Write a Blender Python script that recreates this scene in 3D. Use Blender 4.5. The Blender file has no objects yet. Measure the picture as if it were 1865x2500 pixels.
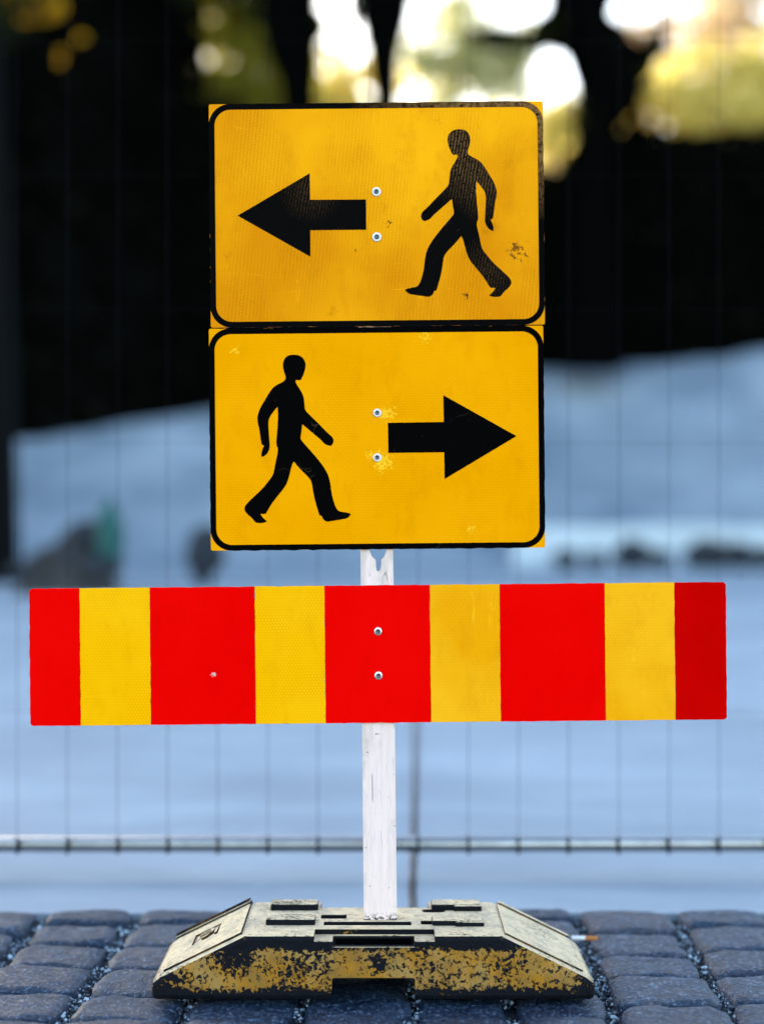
import bpy, bmesh, math, random
import numpy as np
from mathutils import Vector, Matrix, noise as mnoise

R = math.radians
rng = random.Random(7)
nrg = np.random.default_rng(11)
scene = bpy.context.scene
COL = scene.collection

# ------------------------------------------------------------------ camera
CAM_H = 0.806            # camera height
D0 = 2.96                # distance of the sign faces
PX = 0.0007              # metres per photo pixel in the sign plane
F = D0 / PX              # focal length in photo pixels (photo 1865 x 2500)
cam = bpy.data.cameras.new('camera')
cam.sensor_fit = 'VERTICAL'
cam.sensor_height = 36.0
cam.lens = 36.0 * F / 2500.0
cam.clip_start = 0.05
cam.clip_end = 2000
cam.dof.use_dof = True
cam.dof.focus_distance = 2.93
cam.dof.aperture_fstop = 1.22
cam.dof.aperture_blades = 0
camo = bpy.data.objects.new('camera', cam)
camo.location = (0, 0, CAM_H)
camo.rotation_euler = (R(90), 0, 0)
COL.objects.link(camo)
scene.camera = camo

# ------------------------------------------------------------------ sky, sun, exposure
SUN_AZ = 22.0            # degrees left of the viewing direction
SUN_EL = 16.0
w = bpy.data.worlds.new('World')
scene.world = w
w.use_nodes = True
wn = w.node_tree.nodes
wl = w.node_tree.links
bg = wn['Background']
sky = wn.new('ShaderNodeTexSky')
sky.sky_type = 'NISHITA'
sky.sun_disc = False
sky.sun_elevation = R(SUN_EL)
sky.sun_rotation = R(-SUN_AZ)
sky.altitude = 50
sky.air_density = 1.0
sky.dust_density = 0.9
sky.ozone_density = 0.6
wl.new(sky.outputs[0], bg.inputs[0])
bg.inputs[1].default_value = 0.15
sun = bpy.data.lights.new('sun', 'SUN')
sun.energy = 3.5
sun.angle = R(0.53)
sun.color = (1.0, 0.90, 0.76)
suno = bpy.data.objects.new('sun', sun)
sd = Vector((-math.sin(R(SUN_AZ)) * math.cos(R(SUN_EL)), math.cos(R(SUN_AZ)) * math.cos(R(SUN_EL)), math.sin(R(SUN_EL))))
suno.rotation_euler = sd.to_track_quat('Z', 'Y').to_euler()
suno.location = (0, 0, 30)
COL.objects.link(suno)
vs = scene.view_settings
vs.view_transform = 'Standard'
vs.look = 'None'
vs.gamma = 1.0
vs.use_curve_mapping = False
vs.exposure = 2.5
scene.cycles.use_denoising = True
scene.cycles.denoising_prefilter = 'ACCURATE'
scene.cycles.denoising_input_passes = 'RGB_ALBEDO_NORMAL'
scene.cycles.max_bounces = 8
scene.cycles.transparent_max_bounces = 8
scene.cycles.sample_clamp_indirect = 6.0


# ------------------------------------------------------------------ helpers
def link(o, parent=None):
    COL.objects.link(o)
    if parent is not None:
        o.parent = parent
    return o

def tag(o, label=None, cat=None, group=None, kind=None):
    if label: o['label'] = label
    if cat: o['category'] = cat
    if group: o['group'] = group
    if kind: o['kind'] = kind
    return o

def empty(name, loc, rot=(0, 0, 0)):
    o = bpy.data.objects.new(name, None)
    o.location = loc
    o.rotation_euler = rot
    o.empty_display_size = 0.1
    return link(o)

def from_bm(name, bm, mat, parent=None, smooth=False, angle=None):
    bmesh.ops.recalc_face_normals(bm, faces=bm.faces)
    me = bpy.data.meshes.new(name)
    bm.to_mesh(me)
    bm.free()
    if mat: me.materials.append(mat)
    if smooth:
        me.polygons.foreach_set('use_smooth', [True] * len(me.polygons))
    o = bpy.data.objects.new(name, me)
    return link(o, parent)

def from_data(name, v, f, mat, parent=None, smooth=False):
    me = bpy.data.meshes.new(name)
    me.from_pydata(v, [], f)
    if mat: me.materials.append(mat)
    if smooth:
        me.polygons.foreach_set('use_smooth', [True] * len(me.polygons))
    me.update()
    o = bpy.data.objects.new(name, me)
    return link(o, parent)

def bm_box(bm, x0, x1, y0, y1, z0, z1, bevel=0.0, seg=2):
    r = bmesh.ops.create_cube(bm, size=1.0)
    vs_ = r['verts']
    for v in vs_:
        v.co = Vector(((x0 + x1) / 2 + v.co.x * (x1 - x0), (y0 + y1) / 2 + v.co.y * (y1 - y0), (z0 + z1) / 2 + v.co.z * (z1 - z0)))
    if bevel:
        es = list({e for v in vs_ for e in v.link_edges})
        bmesh.ops.bevel(bm, geom=es, offset=bevel, segments=seg, profile=0.5, affect='EDGES')

def bm_prism(bm, loops, y0, y1):
    """outline (x,z) with optional holes, extruded from y0 (front) to y1 (back)"""
    edges = []
    for lp in loops:
        vv = [bm.verts.new((p[0], y0, p[1])) for p in lp]
        for i in range(len(vv)):
            edges.append(bm.edges.new((vv[i], vv[(i + 1) % len(vv)])))
    r = bmesh.ops.triangle_fill(bm, edges=edges, use_beauty=True)
    faces = [g for g in r['geom'] if isinstance(g, bmesh.types.BMFace)]
    ex = bmesh.ops.extrude_face_region(bm, geom=faces)
    for g in ex['geom']:
        if isinstance(g, bmesh.types.BMVert):
            g.co.y = y1
    return bm

def prism(name, loops, y0, y1, mat, parent):
    bm = bmesh.new()
    bm_prism(bm, loops, y0, y1)
    return from_bm(name, bm, mat, parent)

def bm_tube(bm, p0, p1, r0, r1=None, n=10, caps=True):
    p0, p1 = Vector(p0), Vector(p1)
    r1 = r0 if r1 is None else r1
    q = (p1 - p0).to_track_quat('Z', 'Y').to_matrix()
    a = [bm.verts.new(p0 + q @ Vector((r0 * math.cos(2 * math.pi * i / n), r0 * math.sin(2 * math.pi * i / n), 0))) for i in range(n)]
    b = [bm.verts.new(p1 + q @ Vector((r1 * math.cos(2 * math.pi * i / n), r1 * math.sin(2 * math.pi * i / n), 0))) for i in range(n)]
    for i in range(n):
        bm.faces.new((a[i], a[(i + 1) % n], b[(i + 1) % n], b[i]))
    if caps:
        bm.faces.new(list(reversed(a)))
        bm.faces.new(b)

def fbm(p, s, o=4):
    return mnoise.fractal(Vector(p) * s, 1.0, 2.0, o)

def ragged(loop, amp, step, seed, keep=0):
    """subdivide an outline and push its points a little in and out (chipped edges)"""
    out = []
    n = len(loop)
    for i in range(n):
        a = Vector(loop[i]); b = Vector(loop[(i + 1) % n])
        L = (b - a).length
        k = max(1, int(L / step))
        d = (b - a) / max(L, 1e-9)
        nn = Vector((-d.y, d.x))
        for j in range(k):
            p = a + (b - a) * j / k
            if j:
                p = p + nn * amp * mnoise.noise(Vector((p.x * 60, p.y * 60, seed)))
                p = p + nn * amp * 0.7 * mnoise.noise(Vector((p.x * 260, p.y * 260, seed + 3)))
            out.append((p.x, p.y))
    return out


# ------------------------------------------------------------------ node helpers
class M:
    def __init__(s, name):
        s.m = bpy.data.materials.new(name)
        s.m.use_nodes = True
        s.t = s.m.node_tree
        s.b = s.t.nodes['Principled BSDF']
        s.co = s.t.nodes.new('ShaderNodeTexCoord')
    def n(s, t, **kw):
        nd = s.t.nodes.new(t)
        for k, v in kw.items():
            setattr(nd, k, v)
        return nd
    def l(s, a, b):
        s.t.links.new(a, b)
    def val(s, sock, v):
        if isinstance(v, bpy.types.NodeSocket): s.l(v, sock)
        else: sock.default_value = v
    def obj(s): return s.co.outputs['Object']
    def mapping(s, v, scale=(1, 1, 1), rot=(0, 0, 0), loc=(0, 0, 0)):
        m = s.n('ShaderNodeMapping')
        s.l(v, m.inputs[0])
        m.inputs['Location'].default_value = loc
        m.inputs['Rotation'].default_value = rot
        m.inputs['Scale'].default_value = scale
        return m.outputs[0]
    def noise(s, v, scale, detail=4, rough=0.55, dist=0.0, out=0):
        nd = s.n('ShaderNodeTexNoise')
        s.l(v, nd.inputs['Vector'])
        nd.inputs['Scale'].default_value = scale
        nd.inputs['Detail'].default_value = detail
        nd.inputs['Roughness'].default_value = rough
        nd.inputs['Distortion'].default_value = dist
        return nd.outputs[out]
    def voro(s, v, scale, feature='F1', rand=1.0, out='Distance'):
        nd = s.n('ShaderNodeTexVoronoi', feature=feature)
        s.l(v, nd.inputs['Vector'])
        nd.inputs['Scale'].default_value = scale
        nd.inputs['Randomness'].default_value = rand
        return nd.outputs[out]
    def ramp(s, v, a, b, lo=0.0, hi=1.0):
        nd = s.n('ShaderNodeMapRange')
        nd.clamp = True
        s.val(nd.inputs[0], v)
        nd.inputs[1].default_value = a
        nd.inputs[2].default_value = b
        nd.inputs[3].default_value = lo
        nd.inputs[4].default_value = hi
        return nd.outputs[0]
    def math(s, op, a, b=None):
        nd = s.n('ShaderNodeMath', operation=op)
        s.val(nd.inputs[0], a)
        if b is not None: s.val(nd.inputs[1], b)
        return nd.outputs[0]
    def mix(s, f, a, b, mode='MIX'):
        nd = s.n('ShaderNodeMix', data_type='RGBA', blend_type=mode)
        s.val(nd.inputs[0], f)
        for sock, v in ((nd.inputs[6], a), (nd.inputs[7], b)):
            if isinstance(v, bpy.types.NodeSocket): s.l(v, sock)
            else: sock.default_value = (v[0], v[1], v[2], 1)
        return nd.outputs[2]
    def color(s, v):
        if isinstance(v, bpy.types.NodeSocket): s.l(v, s.b.inputs['Base Color'])
        else: s.b.inputs['Base Color'].default_value = (v[0], v[1], v[2], 1)
    def rough(s, v): s.val(s.b.inputs['Roughness'], v)
    def spec(s, v): s.b.inputs['Specular IOR Level'].default_value = v
    def bump(s, h, strength, dist):
        nd = s.n('ShaderNodeBump')
        s.l(h, nd.inputs['Height'])
        nd.inputs['Strength'].default_value = strength
        nd.inputs['Distance'].default_value = dist
        s.l(nd.outputs[0], s.b.inputs['Normal'])
    def sep(s, v):
        nd = s.n('ShaderNodeSeparateXYZ')
        s.l(v, nd.inputs[0])
        return nd.outputs
    def thin_lines(s, v, scale, width, thr, seed, stretch=(1, 1, 1), rot=(0, 0, 0)):
        """scratches: thin contour lines of a noise, masked by a second noise"""
        mv = s.mapping(v, stretch, rot, (seed, seed * 1.7, 0))
        a = s.noise(mv, scale, 1.5, 0.5)
        d = s.math('ABSOLUTE', s.math('SUBTRACT', a, 0.5))
        ln = s.ramp(d, 0.0, width, 1, 0)
        mk = s.ramp(s.noise(s.mapping(v, loc=(seed * 3, 5, seed)), 14, 3), thr, thr + 0.06)
        return s.math('MULTIPLY', ln, mk)
    def hexcells(s, v, size):
        """dome-shaped honeycomb cells in the XZ plane"""
        x, y, z = s.sep(v)
        cv = s.n('ShaderNodeCombineXYZ')
        s.l(x, cv.inputs[0]); s.l(z, cv.inputs[1])
        ds = []
        sx, sy = size, size * 1.7320508
        for ox, oy in ((0, 0), (0.5, 0.5)):
            sc = s.n('ShaderNodeVectorMath', operation='MULTIPLY')
            s.l(cv.outputs[0], sc.inputs[0]); sc.inputs[1].default_value = (1 / sx, 1 / sy, 0)
            ad = s.n('ShaderNodeVectorMath', operation='ADD')
            s.l(sc.outputs[0], ad.inputs[0]); ad.inputs[1].default_value = (100 + ox, 100 + oy, 0)
            fr = s.n('ShaderNodeVectorMath', operation='FRACTION')
            s.l(ad.outputs[0], fr.inputs[0])
            sb = s.n('ShaderNodeVectorMath', operation='SUBTRACT')
            s.l(fr.outputs[0], sb.inputs[0]); sb.inputs[1].default_value = (0.5, 0.5, 0)
            m2 = s.n('ShaderNodeVectorMath', operation='MULTIPLY')
            s.l(sb.outputs[0], m2.inputs[0]); m2.inputs[1].default_value = (1, 1.7320508, 0)
            le = s.n('ShaderNodeVectorMath', operation='LENGTH')
            s.l(m2.outputs[0], le.inputs[0])
            ds.append(le.outputs['Value'])
        return s.math('MINIMUM', ds[0], ds[1])


def simple(name, col, rough=0.7, spec=0.3, var=0.15, scale=20, bump=0.0, bscale=60, bdist=0.002, metal=0):
    m = M(name)
    nz = m.noise(m.obj(), scale, 5)
    a = tuple(c * (1 - var) for c in col)
    b = tuple(min(1, c * (1 + var)) for c in col)
    m.color(m.mix(m.ramp(nz, 0.3, 0.7), a, b))
    m.rough(rough); m.spec(spec)
    m.b.inputs['Metallic'].default_value = metal
    if bump: m.bump(m.noise(m.obj(), bscale, 4), bump, bdist)
    return m.m

# --- reflective sheeting
def sheeting(name, base, light, dark, hexs, hexamp, weave=False, seed=0.0, scratch=1.0, spec=0.25, rough=0.45, fade_sheen=1.0, spots=()):
    m = M(name)
    v = m.mapping(m.obj(), loc=(seed, 0, seed))
    big = m.noise(v, 3.6 if weave else 5.0, 3, 0.5)
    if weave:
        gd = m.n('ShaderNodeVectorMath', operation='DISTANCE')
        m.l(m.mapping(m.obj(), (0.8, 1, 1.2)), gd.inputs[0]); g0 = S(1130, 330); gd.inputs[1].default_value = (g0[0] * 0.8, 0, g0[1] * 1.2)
        big = m.math('ADD', m.math('MULTIPLY', m.math('SUBTRACT', big, 0.5), 0.7), m.ramp(gd.outputs['Value'], 0.30, 0.03, 0.44, 0.64))  # glossy sheen of the upper right put into the yellow as a brighter zone
    c = m.mix(m.ramp(big, 0.40, 0.60, 0, fade_sheen), base, light)
    grim = m.ramp(m.noise(m.mapping(v, (1, 1, 0.5)), 24, 5, 0.7), 0.50, 0.75, 0, 0.28)
    c = m.mix(grim, c, dark)
    hx = m.hexcells(m.obj(), hexs)
    hl = m.ramp(hx, 0.34, 0.52)
    patch = m.ramp(m.noise(v, 9, 2), 0.35, 0.65, 0.25, 1.0)
    c = m.mix(m.math('MULTIPLY', m.math('MULTIPLY', hl, hexamp), patch), c, dark)
    h = m.math('MULTIPLY', hx, -0.4)
    if weave:
        wv = m.n('ShaderNodeTexWave', wave_type='BANDS', bands_direction='X')
        m.l(m.mapping(v, rot=(0, R(-6), 0)), wv.inputs['Vector'])
        wv.inputs['Scale'].default_value = 52
        wv.inputs['Distortion'].default_value = 1.6
        wv.inputs['Detail'].default_value = 1
        wv.inputs['Detail Scale'].default_value = 2.5
        wv2 = m.n('ShaderNodeTexWave', wave_type='BANDS', bands_direction='Z')
        m.l(m.mapping(v, rot=(0, R(14), 0)), wv2.inputs['Vector'])
        wv2.inputs['Scale'].default_value = 60
        wv2.inputs['Distortion'].default_value = 2.0
        ww = m.math('MULTIPLY', wv.outputs['Fac'], m.ramp(wv2.outputs['Fac'], 0, 1, 0.5, 1))
        mk = m.ramp(m.noise(m.mapping(v, (1, 1, 0.35)), 8, 2), 0.42, 0.62)
        k = m.math('MULTIPLY', ww, mk)
        c = m.mix(m.math('MULTIPLY', k, 0.30), c, light)
        c = m.mix(m.math('MULTIPLY', m.math('MULTIPLY', m.math('SUBTRACT', 1.0, ww), mk), 0.22), c, dark)
        h = m.math('ADD', h, m.math('MULTIPLY', k, 1.2))
        stain = m.ramp(m.noise(m.mapping(v, loc=(3.1, 0, 1.2)), 22, 5, 0.7), 0.60, 0.72, 0, 0.35)
        c = m.mix(stain, c, dark)
    sc1 = m.thin_lines(v, 6, 0.003, 0.52, 1.3 + seed, (0.5, 1, 6), (0, R(12), 0))
    sc2 = m.thin_lines(v, 7, 0.005, 0.54, 4.3 + seed, (6, 1, 0.6), (0, R(-35), 0))
    c = m.mix(m.math('MULTIPLY', m.math('MAXIMUM', sc1, sc2), 0.6 * scratch), c, light)
    dots = m.ramp(m.noise(v, 130, 3, 0.5), 0.73, 0.78)
    c = m.mix(m.math('MULTIPLY', dots, 0.55 * scratch), c, dark)
    for (sx, sz), rad, col_, thr, sc_ in spots:
        ds = m.n('ShaderNodeVectorMath', operation='DISTANCE')
        m.l(m.obj(), ds.inputs[0]); ds.inputs[1].default_value = (sx, 0, sz)
        fall = m.ramp(ds.outputs['Value'], rad, rad * 0.2)
        nn = m.noise(m.mapping(m.obj(), loc=(sx, 0, sz)), sc_, 4, 0.7, 0.6)
        c = m.mix(m.math('MULTIPLY', m.ramp(m.math('ADD', m.math('MULTIPLY', fall, 0.22), nn), thr, thr + 0.05), m.ramp(fall, 0, 0.25)), c, col_)
    m.color(c)
    m.rough(m.ramp(big, 0.3, 0.7, rough - 0.08, rough + 0.12))
    m.spec(spec)
    m.bump(h, 0.25, 0.0006)
    return m.m

TH = R(0.55)
PIV = (928.0, 2245.0)
def S(px, py):
    dx = (px - PIV[0]) * PX; dy = (py - PIV[1]) * PX
    return (dx * math.cos(TH) - dy * math.sin(TH), -dx * math.sin(TH) - dy * math.cos(TH))
BROWN = (0.10, 0.03, 0.004)
PALEY = (1.0, 0.52, 0.02)
YEL_UP = sheeting('amber_sheeting_worn_sheen', (0.74, 0.235, 0.0002), (1.0, 0.40, 0.003), (0.40, 0.10, 0.0002), 0.0052, 0.12, True, 0.0, 1.0, 0.015, 0.38, 1.0, ((S(1262, 612), 0.030, (0.22, 0.07, 0.006), 0.68, 130), (S(948, 545), 0.012, BROWN, 0.70, 240), (S(1140, 725), 0.02, BROWN, 0.74, 160), (S(868, 610), 0.014, BROWN, 0.75, 200)))
YEL_LO = sheeting('amber_sheeting', (0.90, 0.325, 0.0), (0.98, 0.385, 0.002), (0.58, 0.17, 0.0), 0.0052, 0.38, False, 2.2, 0.7, 0.0, 0.5, 0.5, ((S(945, 1010), 0.022, PALEY, 0.66, 190), (S(935, 1125), 0.030, PALEY, 0.66, 170), (S(905, 1112), 0.016, PALEY, 0.68, 230), (S(575, 855), 0.018, PALEY, 0.71, 200), (S(1150, 1290), 0.02, PALEY, 0.72, 180), (S(1040, 820), 0.024, PALEY, 0.72, 210)))
YEL_BAR = sheeting('yellow_sheeting', (0.98, 0.43, 0.0), (1.0, 0.50, 0.006), (0.66, 0.23, 0.0), 0.0056, 0.5, False, 5.1, 0.9, 0.01, 0.45, 0.4)
YEL_BAR2 = sheeting('yellow_sheeting_scuffed', (0.90, 0.345, 0.001), (1.0, 0.46, 0.01), (0.58, 0.18, 0.0), 0.0056, 0.30, False, 9.4, 1.6, 0.02, 0.42, 0.7)
RED_END = sheeting('red_sheeting_dimmed', (0.56, 0.0004, 0.0002), (0.64, 0.001, 0.0005), (0.40, 0.0003, 0.0002), 0.0056, 0.2, False, 3.7, 0.5, 0.0, 0.5, 0.6)  # same red, with the weaker retroreflection of the board's end put into the colour
RED_BAR = sheeting('red_sheeting', (0.84, 0.0008, 0.0004), (0.90, 0.002, 0.001), (0.66, 0.0005, 0.0003), 0.0056, 0.22, False, 7.7, 0.5, 0.0, 0.5, 0.6, ((S(521, 1646), 0.006, (0.6, 0.45, 0.42), 0.62, 300),))

def black_print(name, seed, wear, brown_sheen=None):
    m = M(name)
    v = m.mapping(m.obj(), loc=(seed, 0, seed))
    specks = m.ramp(m.noise(v, 220, 3, 0.6), 0.70, 0.76)
    line = m.thin_lines(v, 20, 0.005, 0.60, seed)
    c = m.mix(m.math('MULTIPLY', m.math('MAXIMUM', specks, line), wear), (0.0022, 0.0019, 0.0018), (0.16, 0.10, 0.05))
    for (sx, sz), rad, amt in (brown_sheen or ()):  # brown weave specks: gloss reflection on the black, put into the colour
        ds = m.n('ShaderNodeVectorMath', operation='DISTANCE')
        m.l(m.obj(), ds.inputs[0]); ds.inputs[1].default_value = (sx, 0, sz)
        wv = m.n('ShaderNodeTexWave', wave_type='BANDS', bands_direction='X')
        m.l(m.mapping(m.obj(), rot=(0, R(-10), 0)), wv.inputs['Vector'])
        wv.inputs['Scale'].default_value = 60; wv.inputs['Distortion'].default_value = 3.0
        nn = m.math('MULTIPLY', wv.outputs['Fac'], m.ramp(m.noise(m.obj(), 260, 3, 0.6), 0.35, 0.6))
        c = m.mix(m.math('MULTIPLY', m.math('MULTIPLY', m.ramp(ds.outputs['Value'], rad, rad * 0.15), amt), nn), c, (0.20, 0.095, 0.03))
    m.color(c)
    m.rough(0.5)
    m.spec(0.0 if wear < 0.5 else 0.012)
    m.bump(m.noise(v, 320, 2), 0.3, 0.0005)
    return m.m
BLACK_UP = black_print('black_print_worn_sheen', 1.1, 0.6, ((S(1120, 335), 0.115, 0.9), (S(1190, 450), 0.07, 0.5), (S(760, 460), 0.06, 0.3), (S(1190, 660), 0.06, 0.3)))
BLACK_LO = black_print('black_print', 4.7, 0.25)

def border_worn_sheen():
    m = M('black_border_chipped_sheen')
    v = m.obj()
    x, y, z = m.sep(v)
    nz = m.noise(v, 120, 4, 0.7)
    # brown gloss reflection along the upper right corner, put into the ink colour
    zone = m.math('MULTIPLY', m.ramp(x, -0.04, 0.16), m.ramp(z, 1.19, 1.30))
    brown_sheen = m.math('MULTIPLY', zone, m.ramp(nz, 0.36, 0.56))
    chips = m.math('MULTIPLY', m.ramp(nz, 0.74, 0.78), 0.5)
    c = m.mix(brown_sheen, (0.0022, 0.0019, 0.0018), (0.20, 0.095, 0.03))
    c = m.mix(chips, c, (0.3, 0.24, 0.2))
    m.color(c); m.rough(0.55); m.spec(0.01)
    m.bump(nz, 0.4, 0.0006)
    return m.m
BORDER_UP = border_worn_sheen()

def post_mat():
    m = M('white_painted_wood')
    v = m.obj()
    g = m.noise(m.mapping(v, (14, 14, 0.9)), 9, 5, 0.6)
    c = m.mix(m.ramp(g, 0.3, 0.7), (0.90, 0.67, 0.60), (0.76, 0.575, 0.52))
    dirt = m.ramp(m.noise(m.mapping(v, (3, 3, 1)), 16, 6, 0.7), 0.54, 0.74, 0, 0.45)
    c = m.mix(dirt, c, (0.36, 0.34, 0.33))
    cr = m.thin_lines(v, 12, 0.006, 0.50, 2.2, (4, 4, 0.25))
    c = m.mix(m.math('MULTIPLY', cr, 0.75), c, (0.16, 0.15, 0.15))
    x, y, z = m.sep(v)
    chip = m.math('MULTIPLY', m.ramp(z, 0.012, 0.0), m.ramp(m.noise(v, 190, 3), 0.46, 0.54))
    dirt_shade = m.math('MULTIPLY', m.ramp(z, 0.24, 0.345), m.ramp(m.noise(m.mapping(v, (1, 1, 0.4)), 40, 4), 0.42, 0.62, 0, 0.5))  # brownish dirt plus the shade under the board, both put into the colour
    c = m.mix(dirt_shade, c, (0.42, 0.34, 0.26))
    edge = m.math('MULTIPLY', m.ramp(x, -0.020, -0.026), m.ramp(m.noise(v, 30, 4), 0.4, 0.6, 0.1, 0.5))
    c = m.mix(edge, c, (0.5, 0.42, 0.36))
    fl = m.ramp(m.noise(v, 160, 3, 0.5), 0.72, 0.75)
    c = m.mix(m.math('MAXIMUM', chip, fl), c, (0.03, 0.028, 0.03))
    m.color(c); m.rough(0.6); m.spec(0.25)
    m.bump(g, 0.3, 0.0012)
    return m.m
POST = post_mat()

STEEL = simple('bare_steel', (0.55, 0.55, 0.56), 0.38, 0.5, 0.2, 300, metal=0.9)
RIVET_W = simple('pale_washer', (0.72, 0.70, 0.66), 0.5, 0.4, 0.12, 200)
ALU = simple('grey_board_back', (0.25, 0.25, 0.26), 0.5, 0.4, 0.1)

# ------------------------------------------------------------------ the setting
def ground_mat(name, lo, hi, scale, seed=0, spec=0.35, rough=0.62, fine=True):
    m = M(name)
    v = m.mapping(m.obj(), loc=(seed, seed, 0))
    big = m.noise(v, scale, 5, 0.6)
    c = m.mix(m.ramp(big, 0.32, 0.68), lo, hi)
    bandn = m.noise(m.mapping(v, (0.25, 1.6, 1)), 1.3, 4, 0.55)
    c = m.mix(m.ramp(bandn, 0.45, 0.72, 0, 0.35), c, tuple(x * 0.72 for x in lo))
    lines = m.thin_lines(v, 1.2, 0.006, 0.48, 1.0 + seed, (0.5, 1.5, 1))
    c = m.mix(m.math('MULTIPLY', lines, 0.35), c, tuple(min(1, x * 1.35) for x in hi))
    pale = m.ramp(m.noise(m.mapping(v, (0.45, 1.0, 1)), 0.8, 4, 0.6, 0.6), 0.50, 0.68, 0, 0.5)
    c = m.mix(pale, c, tuple(min(1, x * 1.3) for x in hi))
    f = m.noise(v, 160, 3, 0.7)
    c = m.mix(m.ramp(f, 0.35, 0.75, 0.0, 0.25), c, tuple(x * 0.6 for x in lo))
    m.color(c)
    m.rough(m.ramp(big, 0.3, 0.7, rough - 0.08, rough + 0.1))
    m.spec(spec)
    m.bump(m.math('ADD', f, m.math('MULTIPLY', big, 0.6)), 0.35, 0.003)
    return m.m
ASPHALT = ground_mat('pale_asphalt', (0.198, 0.246, 0.290), (0.300, 0.346, 0.386), 1.1)
EARTH = simple('earth', (0.05, 0.05, 0.045), 0.9, 0.1, 0.3, 3)
BANKM = ground_mat('pale_gravel', (0.130, 0.170, 0.215), (0.27, 0.315, 0.365), 0.55, 3.3, 0.1, 0.9)

def sheet(name, x0, x1, y0, y1, z, mat, nx=1, ny=1):
    v = []; f = []
    for j in range(ny + 1):
        for i in range(nx + 1):
            v.append((x0 + (x1 - x0) * i / nx, y0 + (y1 - y0) * j / ny, z))
    for j in range(ny):
        for i in range(nx):
            a = j * (nx + 1) + i
            f.append((a, a + 1, a + nx + 2, a + nx + 1))
    return from_data(name, v, f, mat)

EDGE_Y = 3.53
g = sheet('ground', -600, 600, -600, 900, -0.09, EARTH); tag(g, kind='structure')
bm = bmesh.new(); bm_box(bm, -40, 40, EDGE_Y, 34, -0.08, -0.012, 0.0)
asp = from_bm('pavement', bm, ASPHALT); tag(asp, kind='structure')
# dark tar joint running away across the pavement
TAR = simple('tar', (0.018, 0.019, 0.024), 0.5, 0.4, 0.4, 40, 0.4, 120)
v = []; f = []
for i in range(41):
    t = i / 40
    y = EDGE_Y + 0.002 + t * 3.9
    x = 0.062 + 0.022 * (y - EDGE_Y) + 0.004 * mnoise.noise(Vector((0, y * 6, 1)))
    wd = 0.0085 + 0.003 * mnoise.noise(Vector((2, y * 9, 1)))
    v += [(x - wd, y, -0.011), (x - wd * 0.4, y, -0.008), (x + wd * 0.4, y, -0.008), (x + wd, y, -0.011)]
for i in range(40):
    for k in range(3):
        a = i * 4 + k
        f.append((a, a + 1, a + 5, a + 4))
from_data('tar_joint', v, f, TAR, asp)

# embankment: pale gravel slope behind the pavement, level ground on top
XS = [(-60, 2.0), (-6.7, 2.15), (-6.0, 2.22), (-3.0, 2.55), (0, 3.1), (2.9, 3.45), (3.7, 3.38), (4.8, 3.52), (6.7, 3.7), (60, 4.6)]
def crest(x):
    for (a, za), (b, zb) in zip(XS, XS[1:]):
        if a <= x <= b:
            return za + (zb - za) * (x - a) / (b - a)
    return 3
def bank_z(x, y):
    t = min(1, max(0, (y - 26.2) / 4.4))
    s = t * t * (3 - 2 * t) * 0.35 + t * 0.65
    n_ = 0.26 * fbm((x, y, 0), 0.6) * min(1, t * 3) * min(1, max(0.25, 1.6 - t))
    return crest(x) * s + n_ - 0.03
v = []; f = []
ys = [26.0 + 0.25 * i for i in range(24)] + [33, 36, 42, 60, 110, 260]
xs = [-120, -60, -30] + [-16 + 0.4 * i for i in range(81)] + [30, 60, 120]
for y in ys:
    for x in xs:
        v.append((x, y, bank_z(x, y)))
nx = len(xs)
for j in range(len(ys) - 1):
    for i in range(nx - 1):
        a = j * nx + i
        f.append((a, a + 1, a + nx + 1, a + nx))
bank = from_data('embankment', v, f, BANKM, smooth=True); tag(bank, kind='structure')

# ------------------------------------------------------------------ cobbles
def cobble_mat():
    m = M('blue_grey_granite')
    oi = m.n('ShaderNodeObjectInfo')
    v = m.n('ShaderNodeVectorMath', operation='ADD')
    m.l(m.obj(), v.inputs[0])
    sc = m.n('ShaderNodeVectorMath', operation='SCALE')
    sc.inputs[0].default_value = (7, 13, 3)
    m.l(oi.outputs['Random'], sc.inputs['Scale'])
    m.l(sc.outputs[0], v.inputs[1])
    vv = v.outputs[0]
    n1 = m.noise(vv, 26, 6, 0.65)
    n2 = m.noise(m.mapping(vv, (1, 0.62, 1.6)), 150, 4, 0.7)
    n3 = m.noise(m.mapping(vv, (0.7, 0.8, 1)), 52, 5, 0.7, 0.8)
    c = m.mix(m.ramp(n1, 0.3, 0.7), (0.005, 0.014, 0.032), (0.022, 0.044, 0.082))
    r2 = m.math('FRACT', m.math('MULTIPLY', oi.outputs['Random'], 7.31))
    c = m.mix(m.ramp(r2, 0.55, 0.9, 0, 0.75), c, (0.052, 0.044, 0.058))
    c = m.mix(m.ramp(m.math('FRACT', m.math('MULTIPLY', oi.outputs['Random'], 3.7)), 0.0, 1.0, 0.0, 0.75), c, (0.006, 0.018, 0.045))
    c = m.mix(m.ramp(n2, 0.55, 0.66, 0, 0.75), c, (0.16, 0.22, 0.30))
    c = m.mix(m.ramp(n2, 0.47, 0.36, 0, 0.9), c, (0.004, 0.007, 0.016))
    c = m.mix(m.ramp(n3, 0.56, 0.70, 0, 0.55), c, (0.14, 0.19, 0.26))
    c = m.mix(m.ramp(n3, 0.45, 0.33, 0, 0.8), c, (0.006, 0.010, 0.022))
    m.color(c)
    m.rough(m.ramp(n1, 0.3, 0.7, 0.32, 0.62)); m.spec(0.30)
    hh = m.math('ADD', m.math('MULTIPLY', n3, 1.0), m.math('MULTIPLY', n2, 0.5))
    m.bump(hh, 1.0, 0.008)
    return m.m
COB = cobble_mat()

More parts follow.
